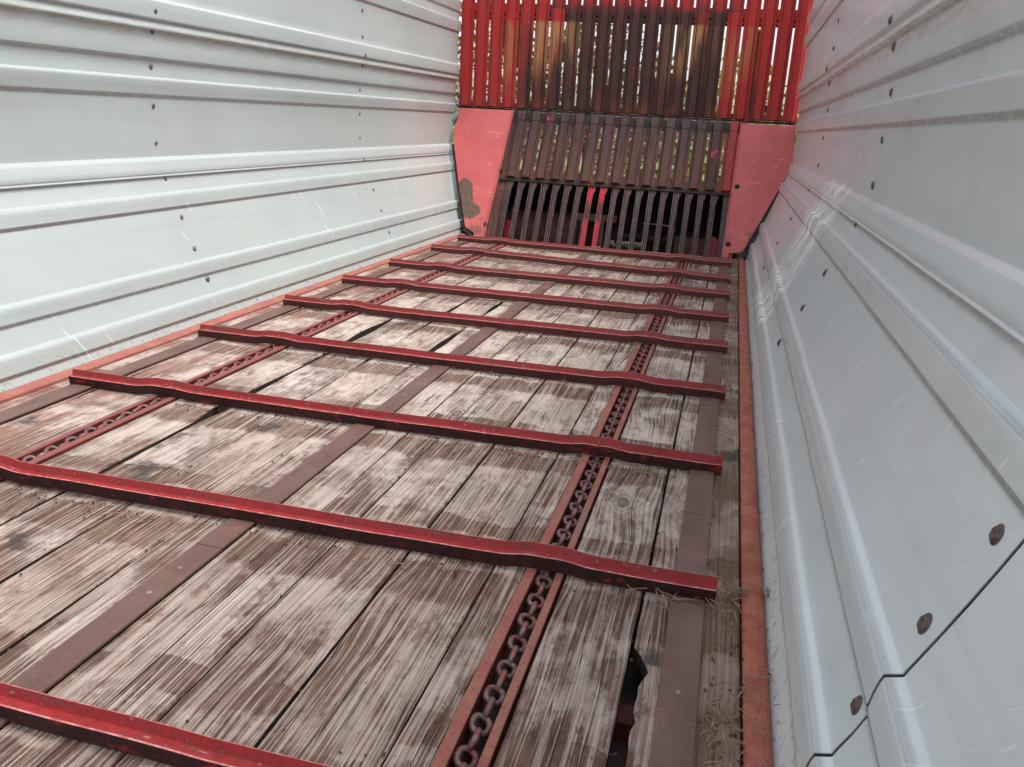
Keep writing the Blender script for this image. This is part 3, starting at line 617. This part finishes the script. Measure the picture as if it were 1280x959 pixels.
# middle section
MX, MP = -.828, .1190
for i in range(15):
    a, b = MX+MP*i+.0075, MX+MP*(i+1)-.0075; w = b-a
    sec = [(a, 0), (a, .004), (a+w*.18, .005), (a+w*.24, .030), (b-w*.24, .030), (b-w*.18, .005), (b, .004), (b, 0)]
    o = link('guide_slat', MB().prism(sec, [(lambda p, q, z=z: INC(p, z, q)) for z in (.455, .885)]).me('guide_slat', M['mid']), bh)
    c = (a+b)/2
    o = link('slat_tab', MB().prism([(c-.031, .010), (c-.031, .033), (c+.031, .033), (c+.031, .010)], [(lambda p, q, z=z: INC(p, z, q)) for z in (.883, .955)]).me('slat_tab', M['mid']), bh)
for z0, z1, mm in ((.445, .520, 'mid'), (.878, .962, 'dark')):
    link('cross_rail', MB().prism([(MX-.03, -.008), (MX-.03, -.001), (MX+MP*15+.03, -.001), (MX+MP*15+.03, -.008)], [(lambda p, q, z=z: INC(p, z, q)) for z in (z0, z1)]).me('cross_rail', M[mm]), bh)
link('joint_rail', MB().box(-1.34, 1.36, YT-.022, YT+.02, .966, .982).me('joint_rail', M['dark']), bh)
link('joint_rail', MB().prism([(-.86, -.02), (-.86, .012), (.945, .012), (.945, -.02)], [(lambda p, q, z=z: INC(p, z, q)) for z in (.428, .445)]).me('joint_rail', M['dark']), bh)
# stripper bars
for i in range(19):
    x = -.772+.0934*i; red = i in (7, 8)
    w = .0165; sec = [(-w, -.02), (-w, .008), (-w+.003, .008), (-w+.003, -.006), (-.0016, -.004), (-.0016, .004), (.0016, .004), (.0016, -.004), (w-.003, -.006), (w-.003, .008), (w, .008), (w, -.02)]
    zs = [-.04, .06, .15, .25, .35, .43]
    st = [(lambda p, q, z=z, t=t: INC(x+p*(1+.25*t), z, q + .012*math.sin(math.pi*t))) for z, t in zip(zs, np.linspace(0, 1, 6))]
    pm = MB().prism(sec, st).me('stripper_bar', M['strr' if red else 'strb']); pm.materials.append(M['lip'])
    for k_, p_ in enumerate(pm.polygons[:-2]):
        if k_ % 12 in (1, 5, 9) and not (red and k_ % 12 == 5): p_.material_index = 1  # lip faces lightened: edge highlight put into the steel colour
    o = link('stripper_bar', pm, bh)
    if red: o['label'] = 'bright red stripper bar in the middle of the row'
    g = MB().prism([(x+w, .0), (x+w+.016, .0), (x+w+.016, -.012), (x+w, -.012)], [(lambda p, q, z=z, k=k: INC(x+w+(p-x-w)*k, z, q)) for z, k in ((.36, .05), (.425, 1.25))])
    link('bar_gusset', g.me('bar_gusset', M['strr' if red else 'strb']), bh)
# side plates
def plate(pts, bolts, label):
    front = [INC(x, z, .006) for x, z in pts]; back = [INC(x, z, .001) for x, z in pts]; n = len(pts)
    cen = np.mean(np.array(pts), 0); inner = [INC(cen[0]+(x-cen[0])*.985, cen[1]+(z-cen[1])*.985, .0075) for x, z in pts]
    f = [tuple(range(2*n, 3*n)), tuple(range(2*n-1, n-1, -1))] + [(i, (i+1) % n, n+(i+1) % n, n+i) for i in range(n)] + [(2*n+i, 2*n+(i+1) % n, (i+1) % n, i) for i in range(n)]
    o = link('side_plate', mesh('side_plate', front+back+inner, f, M['plate']), bh); o['label'] = label
    bm = bmesh.new(); bm.from_mesh(o.data); bmesh.ops.recalc_face_normals(bm, faces=bm.faces); bm.to_mesh(o.data); bm.free()
    for x, z in bolts:
        v, f = dome(.019, .011, 12); q = Vector((0, -1, .6)).normalized().to_track_quat('Z', 'Y').to_matrix().to_4x4()
        link('bolt', mesh('bolt', v, f, M['black'], True), o, Matrix.Translation(INC(x, z, .007)) @ q)
def flange(x0, z0, x1, z1):
    w = .006
    o = link('plate_flange', MB().prism([(0, .004), (w, .004), (w, .020), (0, .020)], [(lambda p, q, x=x, z=z: INC(x+p, z, q)) for x, z in ((x0, z0), (x1, z1))]).me('plate_flange', M['plate']), bh)
flange(-.853, .965, -.898, -.01); flange(.946, .955, .925, -.01)
plate([(-1.298, .963), (-.849, .965), (-.872, .40), (-.895, -.01), (-.975, -.01), (-.985, .026), (-1.062, .06), (-1.178, .349), (-1.293, .665), (-1.326, .774)], [(-.866, .503), (-.852-.045, .096)], 'left side plate with a big bare patch where paint is gone')
plate([(.952, .955), (1.347, .958), (1.359, .687), (1.323, .588), (1.286, .512), (1.071, .046), (.98, .036), (.965, -.01), (.931, -.01), (.940, .40)], [(.976, .497), (.962, .093)], 'right side plate, whole, with a sharp lower point')
link('corner_seal', MB().prism([(-.01, -.03), (-.01, .0), (.05, .0), (.05, -.03)], [(lambda p, q, a=a, z=z: INC(a+p, z, q)) for a, z in ((1.0, -.02), (1.071, .04), (1.286, .50), (1.355, .68))]).me('corner_seal', M['dark']), bh)
link('corner_seal', MB().prism([(-.020, -.03), (-.020, -.002), (.03, -.002), (.03, -.03)], [(lambda p, q, a=a, z=z: INC(a+p, z, q)) for a, z in ((-.96, -.02), (-1.05, .04), (-1.18, .35), (-1.30, .68))]).me('corner_seal', M['dark']), bh)
link('frame_bar', MB().prism([(-.93, -.03), (-.93, -.004), (-.80, -.004), (-.80, -.03)], [(lambda p, q, z=z: INC(p, z, q)) for z in (-.05, .97)]).me('frame_bar', M['mid']), bh)
link('frame_bar', MB().prism([(.932, -.03), (.932, -.004), (1.0, -.004), (1.0, -.03)], [(lambda p, q, z=z: INC(p, z, q)) for z in (-.05, .97)]).me('frame_bar', M['upper']), bh)
link('sill', MB().box(-1.12, 1.1, 6.19, 6.30, -.06, -.012).me('sill', M['rail_l']), bh)
for a, c in ((-1.16, -.955), (.975, 1.16)): link('corner_block', MB().box(a, c, 6.31, 6.62, -.09, .022).me('corner_block', M['dark']), bh)

# ------------------------------------------------------------ feed rotor and its housing behind the bars
hs_ = thing('rotor_housing', (0, 6.8, -.2), 'black steel housing behind the stripper bars', 'housing')
link('back_plate', MB().box(-1.0, 1.05, 7.10, 7.13, -.5, .40).me('back_plate', M['dark']), hs_)
link('top_plate', MB().prism([(-1.0, 0), (1.05, 0), (1.05, .02), (-1.0, .02)], [lambda a, b: (a, 6.53, .425+b), lambda a, b: (a, 7.10, .395+b)]).me('top_plate', M['dark']), hs_)
link('floor_plate', MB().box(-1.0, 1.05, 6.31, 7.10, -.5, -.48).me('floor_plate', M['dark']), hs_)
for x in (-1.0, 1.03): link('end_plate', MB().box(x, x+.02, 6.54, 7.10, -.48, .40).me('end_plate', M['dark']), hs_)
rt = thing('feed_rotor', (0, 6.72, .0), 'dusty maroon feed rotor behind the stripper bars, red scrapers at its middle', 'rotor')
def cyl(x0, x1, y, z, r, n=20):
    v = [(x, y+r*math.cos(2*math.pi*i/n), z+r*math.sin(2*math.pi*i/n)) for x in (x0, x1) for i in range(n)]
    return v, [(i, (i+1) % n, n+(i+1) % n, n+i) for i in range(n)] + [tuple(range(n-1, -1, -1)), tuple(range(n, 2*n))]
link('drum', MB().add(*cyl(-.93, -.22, 6.74, .0, .19, 28)).me('drum', M['maroon']), rt)
link('drum', MB().add(*cyl(-.21, .98, 6.74, .0, .12, 28)).me('drum', M['dark']), rt)
for x, w, a, b in ((-.158, .013, -.02, .19), (.0, .013, -.02, .19)):
    link('scraper', MB().prism([(x-w, 0), (x+w, 0), (x+w, .03), (x-w, .03)], [lambda p, q: (p, 6.34+q, -.04), lambda p, q: (p, 6.42+q, .21)]).me('scraper', M['maroon']), rt)
link('bracket', MB().prism([(-.23, 0), (.10, 0), (.10, .02), (-.23, .02)], [lambda p, q: (p, 6.46+q, .17), lambda p, q: (p, 6.48+q, .22)]).me('bracket', M['maroon']), rt)
for k, x in enumerate(np.arange(-.85, .95, .0934)):
    if -.25 < x < .12: continue
    ang = k*2.2; mb = MB(); p = lambda r, t: (6.74+r*math.cos(ang+t), r*math.sin(ang+t))
    q = [p(.30, .1), p(.27, .2), p(.15, .6), p(.15, 2.6), p(.30, math.pi+.1), p(.27, math.pi+.2), p(.15, math.pi+.6), p(.15, -.55)]; n = len(q)
    mb.add([(xx, *t) for xx in (x-.005, x+.005) for t in q], [tuple(range(n)), tuple(range(2*n-1, n-1, -1))] + [(i_, n+i_, n+(i_+1) % n, (i_+1) % n) for i_ in range(n)])
    link('rotor_tine', mb.me('rotor_tine', M['maroon' if x < 0 else 'dark']), rt)
for x0, x1, z1, y in ((-.775, -.725, .13, 6.36), (.815, .885, .125, 6.36)):
    o = link('scraper', MB().prism([(x0, 0), (x1, 0), (x1, .02), (x0, .02)], [lambda p, q: (p, y+q, -.05), lambda p, q: (p, y+.04+q, z1*.8), lambda p, q: ((x0+x1)/2+(p-(x0+x1)/2)*.4, y+.05+q, z1)]).me('scraper', M['red']), rt)
link('side_bracket', MB().box(.56, .98, 6.45, 6.47, -.05, .10).me('side_bracket', M['maroon']), rt)
mb = MB()
for x in (.075, .20, .30):
    t = thing('coil_spring', (x, 6.40, .0), {.075: 'left of three short coil springs behind the stripper bars', .20: 'middle of three short coil springs behind the stripper bars', .30: 'right of three short coil springs behind the stripper bars'}[x], 'spring', 'coil springs behind the bars')
    pts = [(x-.035+.07*i/48, 6.40+.026*math.cos(i*.785), .012+.026*math.sin(i*.785)) for i in range(49)]
    link('wire', MB().tube(pts, .0055, 5).me('wire', M['coil'], True), t)
link('hydraulic_pipe', MB().tube([(.30, 6.50, .175), (.44, 6.5, .178), (.52, 6.5, .168), (.56, 6.5, .13)], .006, 6).me('hydraulic_pipe', M['coil'], True), rt)
link('rotor_shaft', MB().add(*cyl(.1, .98, 6.55, .06, .028, 12)).me('rotor_shaft', M['dark']), rt)

# ------------------------------------------------------------ straw, crumbs, clods
def straw(name, spots, n, label, mat, r=.0008, L=(.010, .045), zlo=.001, zhi=.012):
    mb = MB()
    for _ in range(n):
        cx, cy, sx_, sy_, z0 = spots[random.randrange(len(spots))]
        x, y = random.gauss(cx, sx_), random.gauss(cy, sy_); a = random.uniform(0, math.pi); l = random.uniform(*L); z = z0+random.uniform(zlo, zhi); c = random.uniform(-.14, .14)*l
        dx, dy = math.cos(a)*l/2, math.sin(a)*l/2; tz = random.uniform(-.003, .006)
        mb.tube([(x-dx, y-dy, z), (x-dy*c/l, y+dx*c/l, z+abs(tz)), (x+dx, y+dy, z+tz)], r*random.uniform(.6, 1.4), 3)
    return tag(link(name, mb.me(name, mat)), label, 'straw', kind='stuff')
MARG = [(1.015, 1.1, .018, .30, .0), (1.02, 2.0, .014, .8, .0), (1.015, .80, .018, .06, .0), (1.02, .90, .015, .05, .0), (1.06, .76, .02, .03, .008), (1.01, 1.30, .012, .05, 0), (1.0, 1.22, .02, .02, 0), (1.07, .95, .012, .06, .008), (1.03, 1.27, .03, .012, .006)]
straw('straw_litter', MARG, 170, 'dry stalks matted along the right margin of the floor beside the angle iron', M['straw'])
straw('straw_litter', [(.80, 1.84, .06, .006, 0), (.55, 1.85, .07, .006, 0), (-.30, 1.17, .12, .012, 0), (.42, 1.17, .08, .010, 0), (.62, 1.88, .12, .008, 0), (.9, 1.2, .04, .02, .008), (-.5, 2.5, .2, .03, 0), (.3, 2.55, .3, .02, 0), (1.0, 6.0, .06, .04, .0), (1.02, 2.9, .01, .5, 0), (1.02, 4.2, .01, .6, 0)], 150,
      'scattered pale stalks lying on the boards in front of the slats', M['straw'], .0010, (.012, .055))
def crumbs(name, spots, n, label, mat, r=(.0015, .004)):
    mb = MB()
    for _ in range(n):
        cx, cy, a, b, z0 = spots[random.randrange(len(spots))]; x, y = random.gauss(cx, a), random.gauss(cy, b); s = random.uniform(*r)
        p = [(x+s*random.uniform(.6, 1.2)*dx, y+s*random.uniform(.6, 1.6)*dy, z0+s*.5+s*.7*dz) for dx, dy, dz in ((1, 0, 0), (0, 1, 0), (-1, 0, 0), (0, -1, 0), (0, 0, 1), (0, 0, -1))]
        mb.add(p, [(0,1,4), (1,2,4), (2,3,4), (3,0,4), (1,0,5), (2,1,5), (3,2,5), (0,3,5)])
    return tag(link(name, mb.me(name, mat)), label, 'crumbs', kind='stuff')
crumbs('crop_crumbs', [(1.015, .85, .02, .12, 0), (1.045, .9, .006, .2, .003), (1.05, 1.6, .005, .6, .003), (-.45, 1.1, .3, .15, 0), (.9, 1.9, .04, .02, 0), (1.095, 2.5, .004, 1.2, .0), (.5, .62, .25, .03, 0)] + [(x_, y_, .004, .5, -.004) for x_ in (.378, .216, .5625, -.117, -.289, .865, .985, -.99) for y_ in (1.2, 2.2, 3.6)] + [(x_, y_, .010, .6, -.036) for x_ in (-.667, .667) for y_ in (1., 2., 3.5)] + [(x_, y_-.03, .18, .012, 0) for x_ in (-.5, 0, .5) for y_ in (1.226, 1.89, 2.575, 3.24, 3.865)] + [(-1.108, 3.2, .004, 1.4, .006)]*3, 1500, 'dark crumbs of old crop along the board edges and the right margin', M['crumb'])
mb = []
clod = crumbs('crop_clod', [(1.103, 1.305, .004, .006, .004)], 14, 'small grey clod caught at the foot of the right wall', M['clod'], (.005, .010)); clod['category'] = 'clod'

# ------------------------------------------------------------ outdoors, seen only through the gaps
g = MB(); g.add([(-400, -400, -1.15), (400, -400, -1.15), (400, 400, -1.15), (-400, 400, -1.15)], [(0, 1, 2, 3)])
tag(link('ground', g.me('ground', M['ground'])), kind='structure')
def leafball(n, c, rad, size):
    v = []; f = []
    for i in range(n):
        d = rng.normal(size=3); d /= np.linalg.norm(d); rr = rng.uniform(.25, 1.)**.5; lump = 1+.25*math.sin(d[0]*5+c[0])*math.cos(d[2]*6+c[1])
        p = np.array(c)+d*rr*np.array(rad)*lump; a = rng.normal(size=3); a /= np.linalg.norm(a); b = np.cross(a, rng.normal(size=3)); b /= np.linalg.norm(b); s = size*rng.uniform(.6, 1.3)
        k = len(v); v += [tuple(p-a*s), tuple(p+b*s*.5), tuple(p+a*s), tuple(p-b*s*.5)]; f.append((k, k+1, k+2, k+3))
    return v, f
def tree(x, y, h, w, mat, n, name, label, cat):
    r = thing(name, (x, y, -1.15), label, cat, 'shrubs and trees beyond the bulkhead')
    mb = MB(); mb.tube([(x, y, -1.2), (x+.05, y, -1.15+h*.4), (x-.04, y+.05, -1.15+h*.8)], [.07*h/3, .05*h/3, .015], 7)
    for k in range(7):
        a = k*2.4; z = -1.15+h*(.25+.07*k); mb.tube([(x, y, z), (x+math.cos(a)*w*.35, y+math.sin(a)*w*.35, z+h*.12), (x+math.cos(a)*w*.6, y+math.sin(a)*w*.5, z+h*.2)], [.03, .018, .006], 5)
    link('trunk', mb.me('trunk', M['bark']), r)
    link('crown', mesh('crown', *leafball(n, (x, y, -1.15+h*.55), (w, w, h*.46), .07), mat), r)
tree(-3.3, 12.2, 3.9, 1.5, M['leaf2'], 3600, 'shrub', 'brown-green shrub seen through the left gaps of the grate', 'shrub')
tree(-1.25, 12.8, 3.9, 1.5, M['leaf2'], 3000, 'shrub', 'reddish brown bush seen left of the middle of the grate', 'shrub')
tree(.6, 13.4, 3.2, 1.5, M['leaf1'], 2600, 'shrub', 'low yellow-green bush seen through the middle gaps', 'shrub')
tree(1.9, 12.6, 2.3, 1.2, M['leaf1'], 2400, 'shrub', 'low yellow-green bush seen through the right middle gaps', 'shrub')
tree(3.4, 12.0, 4.4, 1.5, M['leaf1'], 2900, 'shrub', 'tall green shrub seen past the right wall end', 'shrub')
